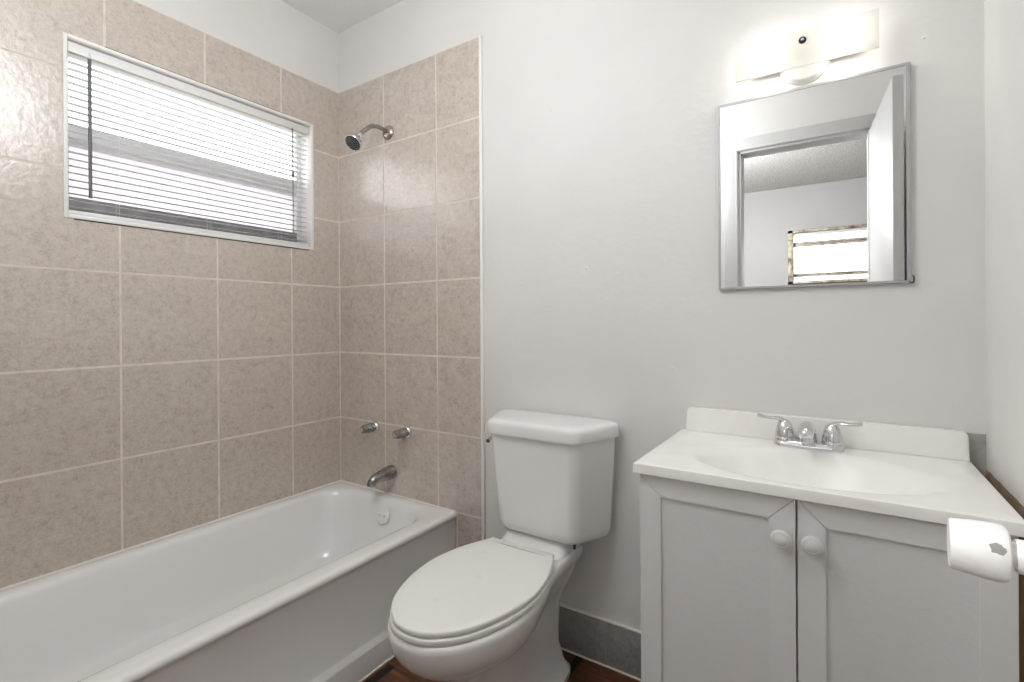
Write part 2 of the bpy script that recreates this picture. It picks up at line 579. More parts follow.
# white caulk bead down the edge of the back panel, and in the tiled corner
b = B(); box(b, 0.8365, 0.8485, -TT-0.0015, 0, 0.0, rows[6]+0.002, 0.002)
structure('trim_1', b, vinyl)
b = B(); box(b, -0.001, 0.004, -TT-0.004, -TT+0.001, Z6, rows[5], 0.0012)
structure('trim_2', b, grout)
b = B()
for (x, z, r) in ((1.145, 1.872, 0.004), (1.275, 1.308, 0.005), (1.016, 1.270, 0.004), (2.155, 1.800, 0.004), (1.560, 0.985, 0.006), (1.385, 1.285, 0.003)):
    lathe(b, (x, -0.0002, z), (0, -1, 0), [(r, 0), (r*0.8, 0.0012), (r*0.3, 0.0018), (0.0002, 0.0019)], 10)
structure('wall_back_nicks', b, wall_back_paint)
# grey tile baseboard along the back wall, with its caulk lines
b = B()
box(b, 0.848, W, -0.0065, 0, 0.003, 0.146, 0.0)
for x0, x1 in ((0.848, 1.0455), (1.0485, 1.3475), (1.3505, 1.6495), (1.6525, 1.9515), (1.9545, W)):
    box(b, x0, x1, -0.010, 0, 0.003, 0.148, 0.0015)
bb = structure('baseboard_back', b, grey_tile)
b = B(); box(b, 0.848, W, -0.012, 0, 0.147, 0.153, 0.002); obj('top_caulk', b, caulk, bb)['label'] = 'white caulk line along the top of the grey baseboard tiles'
b = B(); box(b, 0.848, W, -0.014, -0.004, 0.0, 0.006, 0.002); obj('floor_caulk', b, caulk, bb)['label'] = 'white caulk line where the grey baseboard meets the floor'
# doorway casing seen in the mirror
b = B()
box(b, DX0-0.072, DX0, D, D+0.014, 0, DZ+0.0, 0.003)
box(b, DX0-0.016, DX0-0.004, D, D+0.020, 0, DZ+0.004, 0.004)
box(b, DX0-0.072, DX1+0.03, D, D+0.014, DZ, DZ+0.07, 0.003)
box(b, DX0-0.016, DX1+0.01, D, D+0.020, DZ+0.002, DZ+0.014, 0.004)
box(b, DX0-0.002, DX0+0.012, -1.63, D+0.002, 0, DZ, 0.002)
box(b, DX0-0.002, DX1, -1.63, D+0.002, DZ-0.012, DZ+0.002, 0.002)
structure('trim_3', b, door_paint)

# bedroom beyond the doorway, seen in the mirror ---------------------
BY = -4.4
b = B(); box(b, 0.2, 3.9, BY-0.1, -1.63, H, H+0.06)
structure('ceiling_bedroom', b, popcorn, smooth=False)
W2 = (1.535, 2.75, 1.485, 2.065)
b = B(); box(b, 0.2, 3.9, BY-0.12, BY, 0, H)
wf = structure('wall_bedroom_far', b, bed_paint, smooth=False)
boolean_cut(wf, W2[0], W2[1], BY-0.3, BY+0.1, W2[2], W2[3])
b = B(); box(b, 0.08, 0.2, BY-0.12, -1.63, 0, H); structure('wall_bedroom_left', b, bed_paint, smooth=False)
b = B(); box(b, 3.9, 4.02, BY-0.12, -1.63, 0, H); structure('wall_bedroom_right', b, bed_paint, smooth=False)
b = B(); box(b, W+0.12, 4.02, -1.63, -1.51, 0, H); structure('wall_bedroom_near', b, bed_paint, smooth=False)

# ------------------------------------------------------------------ bathroom window and blind
win = bpy.data.objects.new('window_1', None); win.location = (-0.08, (WX0+WX1)/2, WZ0); C.objects.link(win)
tag(win, kind='structure')
b = B()
t_ = 0.008
for (y0, y1, z0, z1) in ((WX0, WX0+t_, WZ0, WZ1), (WX1-t_, WX1, WZ0, WZ1), (WX0+t_, WX1-t_, WZ0, WZ0+t_), (WX0+t_, WX1-t_, WZ1-t_, WZ1)):
    box(b, -0.15, 0.0, y0, y1, z0, z1, 0.001)
obj('jamb_liner', b, vinyl, win)
b = B()
lip = 0.007
for (y0, y1, z0, z1) in ((WX0-0.004, WX0+lip, WZ0-0.004, WZ1+0.004), (WX1-lip, WX1+0.004, WZ0-0.004, WZ1+0.004),
                         (WX0+lip, WX1-lip, WZ0-0.004, WZ0+0.008), (WX0+lip, WX1-lip, WZ1-0.006, WZ1+0.004)):
    box(b, -0.006, 0.004, y0, y1, z0, z1, 0.0015)
obj('trim', b, vinyl, win)
b = B(); box(b, -0.002, 0.0025, WX0+0.02, WX1-0.02, WZ0-0.0075, WZ0-0.0035, 0.001)
box(b, -0.002, 0.0025, WX0+0.10, WX1-0.13, WZ1+0.0035, WZ1+0.0065, 0.001)
obj('caulk_line', b, dark_caulk, win)['label'] = 'dark caulk line along the window trim'
b = B()
for (y0, y1, z0, z1) in ((WX0+t_, WX0+0.030, WZ0+t_, WZ1-t_), (WX1-0.030, WX1-t_, WZ0+t_, WZ1-t_), (WX0+t_, WX1-t_, WZ1-0.018, WZ1-t_)):
    box(b, -0.115, -0.075, y0, y1, z0, z1, 0.002)
obj('sash_frame', b, vinyl, win)
b = B(); box(b, -0.118, -0.075, WX0+0.028, WX1-0.028, WZ0+t_, WZ0+0.078, 0.003)
obj('bottom_rail', b, alu, win)
MZ = 1.745
b = B(); box(b, -0.118, -0.074, WX0+0.028, WX1-0.028, MZ-0.031, MZ+0.031, 0.003)
box(b, -0.078, -0.070, WX0+0.20, WX0+0.27, MZ+0.006, MZ+0.018, 0.002)
box(b, -0.078, -0.070, WX1-0.27, WX1-0.20, MZ+0.006, MZ+0.018, 0.002)
obj('meeting_rail', b, pale_alu, win)
b = B(); box(b, -0.112, -0.108, WX0+0.025, WX1-0.025, MZ+0.02, WZ1-0.014); obj('upper_pane', b, glass, win, smooth=False)
b = B(); box(b, -0.102, -0.098, WX0+0.025, WX1-0.025, WZ0+0.07, MZ-0.02); obj('lower_pane', b, frosted_pane, win, smooth=False)['label'] = 'obscured lower window pane'

blind = thing('window_blind', 'white mini blind with slats open hanging in the tiled bathroom window', 'blind', (-0.03, (WX0+WX1)/2, WZ1-0.03))
by0, by1 = WX0+0.011, WX1-0.013
BX = -0.024
b = B()
box(b, BX-0.015, BX+0.015, by0, by1, WZ1-0.012-0.030, WZ1-0.012, 0.002)
hr = obj('headrail', b, slat_mat, blind)
b = B(); box(b, BX+0.010, BX+0.017, by0, by1, WZ1-0.012-0.033, WZ1-0.012-0.027, 0.001); obj('valance_lip', b, headrail_m, hr)
b = B()
ztop, zbot, pitch_s = WZ1-0.050, WZ0+0.034, 0.0212
n_s = int((ztop-zbot)/pitch_s)
tilt = math.radians(0.5)
for k in range(n_s+1):
    z = ztop - k*(ztop-zbot)/n_s
    prof = []
    for q in range(7):
        s = (q/6-0.5)*0.0255
        crown = 0.0016*(1-(2*q/6-1)**2)
        x = BX + s*math.cos(tilt); zz = z - s*math.sin(tilt) + crown
        prof.append((x, zz))
    th = 0.0006
    loop = [(x, zz+th/2) for x, zz in prof] + [(x, zz-th/2) for x, zz in reversed(prof)]
    loft(b, [[(x, y, zz) for x, zz in loop] for y in (by0, by1)])
obj('slats', b, slat_mat, blind)
b = B(); box(b, BX-0.011, BX+0.011, by0, by1, WZ0+0.010, WZ0+0.024, 0.003); obj('bottom_rail', b, slat_mat, blind)
for y in (by0+0.13, (by0+by1)/2, by1-0.13):
    b = B()
    for dx in (-0.0135, 0.0135):
        tube(b, [(BX+dx, y, WZ1-0.04), (BX+dx, y, WZ0+0.02)], 0.0006, n=6)
    obj('ladder_cord', b, slat_mat, blind)
b = B()
yw = -0.948
tube(b, [(BX+0.020, yw, WZ1-0.050), (BX+0.021, yw, WZ0+0.068)], 0.0052, n=8)
wd = obj('tilt_wand', b, wand_m, blind); wd['label'] = 'dark translucent tilt wand'
b = B()
tube(b, [(BX+0.014, yw, WZ1-0.030), (BX+0.022, yw, WZ1-0.036), (BX+0.021, yw, WZ1-0.052)], 0.0016, n=8)
obj('wand_hook', b, chrome, wd)
b = B()
yc_ = -0.245
tube(b, [(BX+0.019, yc_, WZ1-0.04), (BX+0.020, yc_, WZ0+0.26), (BX+0.019, yc_, WZ0+0.06)], 0.0018, n=6)
cd = obj('lift_cord', b, cord_m, blind); cd['label'] = 'dark lift cord'
b = B()
lathe(b, (BX+0.020, yc_, WZ0+0.33), (0, 0, -1), [(0.001, 0), (0.0035, 0.004), (0.005, 0.02), (0.004, 0.023), (0.0005, 0.024)], 12)
obj('cord_tassel', b, cord_m, cd)

# ------------------------------------------------------------------ bathtub
tub = thing('bathtub', 'white alcove bathtub along the beige tiled window wall', 'bathtub', (0.36, -0.76, 0))
X0, X1, Y0, Y1 = 0.002, 0.716, -1.520, -0.010
RZ = 0.380
def tring(x0, x1, y0, y1, r, z): return ring2(rrect(x0, x1, y0, y1, r, 10, 14), z)
rings = []
# outside, from the floor up
rings.append(tring(X0, 0.722, Y0, Y1, 0.004, 0.0))
rings.append(tring(X0, 0.722, Y0, Y1, 0.004, 0.078))
rings.append(tring(X0, 0.7205, Y0, Y1, 0.004, 0.083))
rings.append(tring(X0, 0.710, Y0, Y1, 0.004, 0.094))
rings.append(tring(X0, 0.706, Y0, Y1, 0.004, 0.102))
rings.append(tring(X0, 0.708, Y0, Y1, 0.004, 0.345))
rings.append(tring(X0, 0.711, Y0, Y1, 0.005, 0.354))
rings.append(tring(X0, X1-0.0005, Y0, Y1, 0.006, 0.360))
rings.append(tring(X0, X1, Y0, Y1, 0.006, 0.366))
rings.append(tring(X0, X1-0.0012, Y0, Y1, 0.007, 0.3715))
rings.append(tring(X0+0.001, X1-0.0045, Y0, Y1-0.001, 0.008, 0.3760))
rings.append(tring(X0+0.003, X1-0.010, Y0+0.002, Y1-0.003, 0.010, 0.3788))
rings.append(tring(X0+0.006, X1-0.018, Y0+0.004, Y1-0.006, 0.014, RZ))
# rim top and basin
IX0, IX1, IY0, IY1 = 0.055, 0.626, -1.450, -0.060
rings.append(tring(IX0-0.012, IX1+0.040, IY0-0.015, IY1+0.014, 0.13, RZ-0.0005))
rings.append(tring(IX0-0.006, IX1+0.022, IY0-0.006, IY1+0.008, 0.13, RZ-0.0025))
rings.append(tring(IX0-0.001, IX1+0.010, IY0-0.002, IY1+0.003, 0.13, RZ-0.0065))
rings.append(tring(IX0+0.003, IX1+0.001, IY0+0.003, IY1-0.002, 0.13, RZ-0.013))
rings.append(tring(IX0+0.006, IX1-0.007, IY0+0.009, IY1-0.007, 0.13, RZ-0.023))
rings.append(tring(IX0+0.009, IX1-0.014, IY0+0.016, IY1-0.012, 0.13, RZ-0.038))
rings.append(tring(IX0+0.018, IX1-0.026, IY0+0.045, IY1-0.024, 0.13, 0.300))
rings.append(tring(IX0+0.030, IX1-0.038, IY0+0.085, IY1-0.045, 0.13, 0.220))
rings.append(tring(IX0+0.042, IX1-0.050, IY0+0.130, IY1-0.068, 0.13, 0.165))
rings.append(tring(IX0+0.054, IX1-0.062, IY0+0.165, IY1-0.085, 0.13, 0.132))
rings.append(tring(IX0+0.072, IX1-0.080, IY0+0.200, IY1-0.105, 0.12, 0.112))
rings.append(tring(IX0+0.105, IX1-0.112, IY0+0.245, IY1-0.140, 0.10, 0.103))
rings.append(tring(IX0+0.20, IX1-0.20, IY0+0.45, IY1-0.26, 0.06, 0.099))
b = B(); loft(b, rings, cap0=False, cap1=True)
obj('tub_shell', b, enamel, tub, sharp=60)
b = B()
oy, oz, ox = -0.097, 0.318, 0.377
ax = Vector((0, -0.96, 0.27))
lathe(b, (ox, oy+0.012, oz), ax, [(0.034, 0), (0.036, 0.003), (0.034, 0.006), (0.026, 0.009), (0.001, 0.010)], 32)
op = obj('overflow_plate', b, enamel, tub); op['label'] = 'white round overflow plate'
b = B()
axn = ax.normalized()
for dx in (-0.014, 0.014):
    lathe(b, Vector((ox+dx, oy+0.012, oz)) + axn*0.0085, ax, [(0.004, 0), (0.004, 0.002), (0.001, 0.003)], 10)
obj('screw', b, chrome, op)
b = B()
lathe(b, (0.34, -0.36, 0.1005), (0, 0, 1), [(0.030, 0), (0.030, 0.002), (0.022, 0.003), (0.018, 0.001), (0.001, 0.001)], 28)
obj('drain', b, chrome, tub)
b = B()
box(b, X1-0.001, 0.727, -1.52, -0.010, 0.0, 0.006, 0.002)
o_ = obj('floor_caulk', b, caulk, tub); o_['label'] = 'white caulk bead along the foot of the tub apron'
b = B()
tube(b, [(0.004, -TT-0.003, RZ+0.001), (0.36, -TT-0.003, RZ+0.001), (0.71, -TT-0.003, RZ-0.003)], 0.005, n=8)
tube(b, [(0.003, -1.51, RZ+0.001), (0.003, -0.7, RZ+0.001), (0.003, -TT-0.003, RZ+0.001)], 0.005, n=8)
obj('wall_caulk', b, caulk, tub)['label'] = 'white caulk bead where the tub rim meets the tiles'

# ------------------------------------------------------------------ shower and tub fittings on the tiled end wall
wy = -TT
sh = thing('shower_head', 'small chrome shower head on a bent arm high on the tiled end wall', 'shower head', (0.339, wy, 1.962))
b = B(); lathe(b, (0.339, wy, 1.962), (0, -1, 0), [(0.031, 0), (0.031, 0.003), (0.027, 0.009), (0.017, 0.014), (0.012, 0.015), (0.001, 0.015)], 32)
obj('flange', b, nickel, sh)
b = B(); tube(b, [(0.339, wy-0.005, 1.962), (0.334, wy-0.045, 1.972), (0.326, wy-0.080, 1.968), (0.316, wy-0.112, 1.942), (0.309, wy-0.132, 1.918)], 0.0095, n=16)
obj('shower_arm', b, satin, sh)
b = B()
ho = Vector((0.310, wy-0.128, 1.921)); hd = Vector((0.06, -0.66, -0.74)).normalized()
lathe(b, ho, hd, [(0.001, 0), (0.011, 0.0), (0.014, 0.004), (0.015, 0.016), (0.013, 0.02), (0.017, 0.028), (0.029, 0.044), (0.036, 0.054), (0.0375, 0.064), (0.035, 0.067), (0.001, 0.067)], 36)
hh = obj('spray_head', b, chrome, sh)
b = B(); lathe(b, ho + hd*0.0668, hd, [(0.033, 0), (0.032, 0.002), (0.022, 0.0035), (0.001, 0.004)], 32)
fc = obj('spray_face', b, rubber, hh); fc['label'] = 'dark rubber spray face'
b = B()
d_, u_, v_ = frame_axes(hd)
for rr, nn in ((0.025, 14), (0.016, 9), (0.007, 5)):
    for k in range(nn):
        an = 2*math.pi*k/nn
        lathe(b, ho + hd*(0.0685+0.0012*(0.03-rr)/0.03) + (u_*math.cos(an)+v_*math.sin(an))*rr, hd, [(0.0017, 0), (0.0014, 0.002), (0.0003, 0.0025)], 8)
fc2 = obj('nozzles', b, nozzle_m, hh)

def valve(x, z, label, turn):
    t = thing('valve_handle', label, 'faucet handle', (x, wy, z), 'tub valve handles')
    b = B(); lathe(b, (x, wy, z), (0, -1, 0), [(0.0265, 0), (0.0275, 0.004), (0.026, 0.010), (0.0225, 0.014), (0.015, 0.016), (0.001, 0.016)], 36)
    obj('escutcheon', b, chrome, t)
    b = B()
    prof = [(0.014, 0.012), (0.0205, 0.020), (0.0215, 0.032), (0.020, 0.050), (0.018, 0.068), (0.0155, 0.074), (0.010, 0.076), (0.0005, 0.076)]
    n = 48; rings_ = []
    for r, h in prof:
        ring = []
        for k in range(n):
            an = 2*math.pi*k/n + turn
            rr = r*(1 - 0.16*(0.5-0.5*math.cos(6*an))**1.5*(1 if h > 0.018 else 0))
            ring.append((x + rr*math.cos(an), wy-h, z + rr*math.sin(an)))
        rings_.append(ring)
    loft(b, rings_)
    obj('grip', b, satin, t, sharp=45)
    b = B(); lathe(b, (x, wy-0.0755, z), (0, -1, 0), [(0.009, 0), (0.009, 0.002), (0.0005, 0.003)], 20)
    obj('index_cap', b, chrome, t)
    return t
valve(0.243, 0.664, 'chrome tub valve handle nearer the window wall, in the tiled corner', 0.2)
valve(0.443, 0.664, 'chrome tub valve handle nearer the toilet, further from the corner', 0.5)
sp = thing('tub_spout', 'dull metal tub spout low on the tiled end wall above the tub rim', 'spout', (0.335, wy, 0.474))
b = B()
tube(b, [(0.348, wy, 0.479), (0.348, wy-0.03, 0.478), (0.347, wy-0.068, 0.475), (0.346, wy-0.094, 0.470), (0.345, wy-0.108, 0.460), (0.345, wy-0.113, 0.445)],
     [0.030, 0.029, 0.024, 0.0215, 0.0195, 0.0180], n=24, per=8)
obj('spout_body', b, satin, sp)
b = B(); lathe(b, (0.345, wy-0.1125, 0.447), (0, -0.12, -1), [(0.0188, 0), (0.0175, 0.006), (0.013, 0.007), (0.0005, 0.004)], 20)
obj('outlet', b, chrome, sp)

# ------------------------------------------------------------------ toilet
XC = 1.169
toilet = thing('toilet', 'white two-piece toilet with closed lid between tub and vanity', 'toilet', (XC, -0.35, 0))
XB, XT = 1.157, 1.173          # bowl and tank sit a touch off one another
def half_ring(ctrl, z, per=7, xc=XB):
    pts = catmull([(w_, y_, 0) for (y_, w_) in ctrl], per)
    right = [(xc + max(p.x, 0), p.y, z) for p in pts]
    left = [(2*xc - p[0], p[1], z) for p in reversed(right[1:-1])]
    return right + left
def lerp_ring(a_, b_, t): return [((1-t)*p[0]+t*q[0], (1-t)*p[1]+t*q[1]) for p, q in zip(a_, b_)]
rimc = [(-.728, 0), (-.716, .058), (-.660, .122), (-.560, .166), (-.45, .176), (-.35, .158), (-.25, .133), (-.11, .124), (-.036, .118), (-.028, .06), (-.026, 0)]
lv34 = [(-.718, 0), (-.706, .056), (-.650, .118), (-.553, .160), (-.45, .168), (-.35, .146), (-.25, .117), (-.12, .106), (-.050, .100), (-.040, .05), (-.038, 0)]
lv30 = [(-.680, 0), (-.668, .050), (-.615, .104), (-.525, .140), (-.435, .146), (-.345, .126), (-.25, .100), (-.13, .092), (-.070, .088), (-.060, .045), (-.058, 0)]
lv27 = [(-0.622, 0.0), (-0.61, 0.0386), (-0.568, 0.0736), (-0.495, 0.0975), (-0.415, 0.103), (-0.335, 0.0957), (-0.25, 0.0828), (-0.15, 0.0791), (-0.095, 0.0754), (-0.085, 0.0368), (-0.083, 0.0)]
lv22 = [(-0.59, 0.0), (-0.578, 0.0344), (-0.538, 0.0636), (-0.47, 0.0826), (-0.39, 0.086), (-0.31, 0.0791), (-0.24, 0.0731), (-0.16, 0.0714), (-0.106, 0.0679), (-0.096, 0.0344), (-0.094, 0.0)]
lv12 = [(-0.556, 0.0), (-0.545, 0.0344), (-0.508, 0.0607), (-0.455, 0.0754), (-0.38, 0.0771), (-0.31, 0.0722), (-0.24, 0.0681), (-0.16, 0.0664), (-0.106, 0.0623), (-0.096, 0.0328), (-0.094, 0.0)]
lv05 = [(-0.556, 0.0), (-0.545, 0.0387), (-0.508, 0.0679), (-0.455, 0.0834), (-0.38, 0.086), (-0.31, 0.0834), (-0.24, 0.0808), (-0.16, 0.0791), (-0.1, 0.074), (-0.088, 0.0378), (-0.086, 0.0)]
lv02 = [(-0.57, 0.0), (-0.558, 0.0521), (-0.518, 0.0893), (-0.46, 0.1079), (-0.38, 0.1135), (-0.31, 0.1135), (-0.24, 0.1135), (-0.15, 0.1097), (-0.085, 0.093), (-0.072, 0.0465), (-0.07, 0.0)]
rings = [half_ring(lv02, 0.0), half_ring(lv02, 0.016), half_ring(lerp_ring(lv02, lv05, .4), 0.025), half_ring(lerp_ring(lv02, lv05, .8), 0.038), half_ring(lv05, 0.055), half_ring(lv12, 0.10), half_ring(lv12, 0.14), half_ring(lerp_ring(lv12, lv22, .5), 0.19),
         half_ring(lv22, 0.23), half_ring(lv27, 0.266), half_ring(lerp_ring(lv27, lv30, .6), 0.281), half_ring(lv30, 0.298), half_ring(lerp_ring(lv30, lv34, .6), 0.318), half_ring(lv34, 0.342),
         half_ring(lerp_ring(lv34, rimc, .7), 0.362), half_ring(rimc, 0.383), half_ring(rimc, 0.393)]
def shrink(ring, d, cx=XB, cy=-0.42):
    out = []
    for (x, y, z) in ring:
        v = Vector((x-cx, y-cy)); L = max(v.length, 1e-6)
        v *= max(0, (L-d))/L
        out.append((cx+v.x, cy+v.y, z))
    return out
rings.append([(x, y, 0.400) for x, y, z in shrink(half_ring(rimc, 0), 0.005)])
rings.append([(x, y, 0.4025) for x, y, z in shrink(half_ring(rimc, 0), 0.014)])
b = B(); loft(b, rings)
obj('bowl', b, china, toilet, sharp=50)
# seat ring and lid
seatc = [(-.727, 0), (-.714, .055), (-.655, .118), (-.556, .162), (-.45, .177), (-.37, .168), (-.30, .148), (-.24, .118), (-.232, .06), (-.231, 0)]
lidc = [(-.724, 0), (-.711, .053), (-.652, .116), (-.554, .159), (-.45, .175), (-.37, .1665), (-.30, .146), (-.232, .1150), (-.226, .1125), (-.224, .108), (-.224, .05), (-.224, 0)]
def slab(ctrl, z0, z1, r):
    base = half_ring(ctrl, 0)
    R_ = [[(x, y, z0) for x, y, z in shrink(base, r)], [(x, y, z0+r*0.3) for x, y, z in shrink(base, r*0.3)], [(x, y, z0+r) for x, y, z in base],
          [(x, y, z1-r) for x, y, z in base], [(x, y, z1-r*0.3) for x, y, z in shrink(base, r*0.3)], [(x, y, z1) for x, y, z in shrink(base, r)]]
    return R_
b = B(); loft(b, slab(seatc, 0.4035, 0.4185, 0.004)); obj('seat', b, seat_mat, toilet, sharp=50)
LR = slab(lidc, 0.4205, 0.4345, 0.004)
LR.append([(x, y, 0.4355) for x, y, z in shrink(half_ring(lidc, 0), 0.03)])
b = B(); loft(b, LR); obj('seat_lid', b, seat_mat, toilet, sharp=50)
for s in (-1, 1):
    b = B(); box(b, XB+s*0.072-0.018, XB+s*0.072+0.018, -0.236, -0.206, 0.402, 0.428, 0.006, 3); obj('hinge', b, seat_mat, toilet)
# tank
def trap(hb, hf, yb, yf, rb, rf, z):
    return ring2(rpoly([(XT-hb, yb), (XT-hf, yf), (XT+hf, yf), (XT+hb, yb)], [rb, rf, rf, rb], 8, 6), z)
def tank_level(t, z, ins=0.0):       # t=0 bottom, 1 top
    hb = 0.211 + 0.015*t - ins; hf = 0.138 + 0.022*t - ins
    yf = -0.178 - 0.026*t + ins
    return trap(hb, hf, -0.018-ins, yf, 0.022, 0.048, z)
TB, TTOP = 0.436, 0.770
rings = [tank_level(0, TB, 0.045), tank_level(0, TB+0.003, 0.022), tank_level(0, TB+0.010, 0.009), tank_level(0.03, TB+0.022, 0.002), tank_level(0.06, TB+0.038)]
for k in range(1, 9): rings.append(tank_level(0.06+0.94*k/8, TB+0.038+(TTOP-TB-0.038)*k/8))
b = B(); loft(b, rings); obj('tank', b, china, toilet, sharp=45)
def lid_level(z, ins): return trap(0.243-ins, 0.166-ins, -0.010-ins*0.3, -0.218+ins, 0.030, 0.056, z)
rings = [lid_level(0.768, 0.006), lid_level(0.767, 0.001), lid_level(0.771, 0.0), lid_level(0.796, 0.001), lid_level(0.803, 0.003), lid_level(0.808, 0.0075), lid_level(0.8105, 0.014), lid_level(0.812, 0.030), lid_level(0.8125, 0.06)]
b = B(); loft(b, rings); obj('tank_lid', b, china, toilet, sharp=50)
b = B()
def deck(h0, y0, z, r): return ring2(rrect(XB-h0, XB+h0, y0, -0.032, r, 8, 6), z)
loft(b, [deck(0.119, -0.200, 0.396, 0.03), deck(0.119, -0.200, 0.402, 0.03), deck(0.117, -0.188, 0.409, 0.03), deck(0.115, -0.172, 0.419, 0.03), deck(0.113, -0.160, 0.430, 0.03), deck(0.112, -0.155, 0.4365, 0.03)])
obj('tank_deck', b, china, toilet, sharp=60)
b = B()
lx = XC-0.166
lathe(b, (lx+0.016, -0.150, 0.742), (-0.93, -0.36, 0), [(0.012, 0), (0.012, 0.004), (0.007, 0.007), (0.006, 0.018), (0.001, 0.018)], 16)
tube(b, [(lx+0.002, -0.155, 0.742), (lx-0.004, -0.170, 0.740), (lx+0.004, -0.198, 0.735)], [0.0055, 0.005, 0.007], n=10, per=5)
lv_ = obj('flush_lever', b, chrome, toilet); lv_['label'] = 'small chrome flush lever'
for s in (-1, 1):
    b = B(); lathe(b, (XB+s*0.097, -0.30, 0.012), (0, 0, 1), [(0.014, 0), (0.014, 0.006), (0.010, 0.014), (0.001, 0.017)], 18); obj('bolt_cap', b, china, toilet)
    b = B(); lathe(b, (XT+s*0.115, -0.125, 0.4385), (0, 0, -1), [(0.008, 0), (0.008, 0.008), (0.004, 0.010), (0.004, 0.022), (0.001, 0.022)], 6); obj('tank_bolt', b, rubber, toilet)

# ------------------------------------------------------------------ vanity cabinet
CX0, CX1, CYF = 1.604, 2.221, -0.402         # carcass
van = thing('vanity_cabinet', 'white painted two-door vanity cabinet under the sink top', 'cabinet', ((CX0+CX1)/2, -0.2, 0))
b = B()
box(b, CX0, CX0+0.016, CYF, -0.016, 0, 0.783, 0.001)
box(b, CX1-0.016, CX1, CYF, -0.016, 0, 0.783, 0.001)
box(b, CX0+0.016, CX1-0.016, CYF+0.004, -0.016, 0.09, 0.106)
box(b, CX0+0.016, CX1-0.016, -0.022, -0.016, 0.106, 0.783)
box(b, CX0+0.016, CX1-0.016, CYF, CYF+0.018, 0.745, 0.783)
box(b, (CX0+CX1)/2-0.02, (CX0+CX1)/2+0.02, CYF, CYF+0.018, 0.106, 0.745)
box(b, CX0+0.016, CX1-0.016, CYF+0.05, CYF+0.062, 0.0, 0.09)
obj('carcass', b, cab, van, smooth=False)
b = B(); box(b, 2.2245, W-0.001, -0.412, -0.394, 0.0, 0.776, 0.001)
obj('filler_strip', b, brown_wood, van)['label'] = 'bare brown filler strip between the cabinet and the wall'
YF = -0.421
def shaker(x0, x1, z0, z1, kx, label):
    fwid = 0.047
    t = 0.0165
    b = B()
    outer = [(x0, z0), (x1, z0), (x1, z1), (x0, z1)]
    inner = [(x0+fwid, z0+fwid), (x1-fwid, z0+fwid), (x1-fwid, z1-fwid), (x0+fwid, z1-fwid)]
    g = 0.0004
    for i in range(4):
        j = (i+1) % 4
        q = [outer[i], outer[j], inner[j], inner[i]]
        # pull the mitre ends apart a hair
        dx = Vector((outer[j][0]-outer[i][0], outer[j][1]-outer[i][1])).normalized()*g
        q = [(q[0][0]+dx.x, q[0][1]+dx.y), (q[1][0]-dx.x, q[1][1]-dx.y), (q[2][0]-dx.x, q[2][1]-dx.y), (q[3][0]+dx.x, q[3][1]+dx.y)]
        tb = B()
        loft(tb, [[(x, YF+t, z) for x, z in q], [(x, YF, z) for x, z in q]])
        bmesh.ops.bevel(tb, geom=[e for e in tb.edges], offset=0.0009, segments=2, affect='EDGES')
        join(b, tb)
    d = obj('door', b, cab, van)
    b = B(); box(b, x0+fwid-0.004, x1-fwid+0.004, YF+0.006, YF+0.012, z0+fwid-0.004, z1-fwid+0.004); obj('panel', b, cab_panel, d, smooth=False)
    b = B()
    lathe(b, (kx, YF, 0.7045), (0, -1, 0), [(0.0095, 0), (0.0085, 0.006), (0.010, 0.011), (0.0165, 0.015), (0.0185, 0.019), (0.0175, 0.023), (0.0135, 0.0252), (0.0125, 0.0246), (0.0115, 0.0254), (0.006, 0.0275), (0.0005, 0.028)], 36)
    obj('knob', b, cab, d)
    return d
XM = 1.9135
shaker(CX0-0.002, XM-0.0018, 0.075, 0.7815, 1.888, '')
shaker(XM+0.0018, CX1+0.002, 0.075, 0.7815, 1.940, '')

# vanity top with integral basin
vt = thing('bathroom_sink', 'white moulded sink top with oval basin and backsplash on the vanity cabinet', 'sink', ((CX0+CX1)/2, -0.21, 0.784))
VX0, VX1, VYF, VT, VB = 1.590, 2.232, -0.433, 0.806, 0.7835
bc = Vector((1.919, -0.248)); ba, bb_ = 0.238, 0.150
angs = []
N = 96
def rect_pt(an, x0, x1, y0, y1):
    dx, dy = math.cos(an), math.sin(an)
    ts = []
    if dx > 1e-9: ts.append((x1-bc.x)/dx)
    if dx < -1e-9: ts.append((x0-bc.x)/dx)
    if dy > 1e-9: ts.append((y1-bc.y)/dy)
    if dy < -1e-9: ts.append((y0-bc.y)/dy)
    t = min(ts)
    return (bc.x+dx*t, bc.y+dy*t)
angs = [2*math.pi*k/N for k in range(N)]
for cx_, cy_ in ((VX0, VYF), (VX1, VYF), (VX1, -0.002), (VX0, -0.002)):
    an = math.atan2(cy_-bc.y, cx_-bc.x) % (2*math.pi)
    i = min(range(N), key=lambda k: abs((angs[k]-an+math.pi) % (2*math.pi)-math.pi))
    angs[i] = an
def vr(ins, z): return [rect_pt(an, VX0+ins, VX1-ins, VYF+ins, -0.002) + (z,) for an in angs]
def el(s, z, sy=None):
    out = []
    for an in angs:
        # direction-matched ellipse point
        dx, dy = math.cos(an), math.sin(an)
        t = 1/math.sqrt((dx/(ba*s))**2 + (dy/(bb_*(sy or s)))**2)
        out.append((bc.x+dx*t, bc.y+dy*t, z))
    return out
rings = [vr(0.06, VB+0.001), vr(0.0012, VB), vr(0.0, VB+0.0012), vr(0, VT-0.0018), vr(0.0005, VT-0.0006), vr(0.0018, VT)]
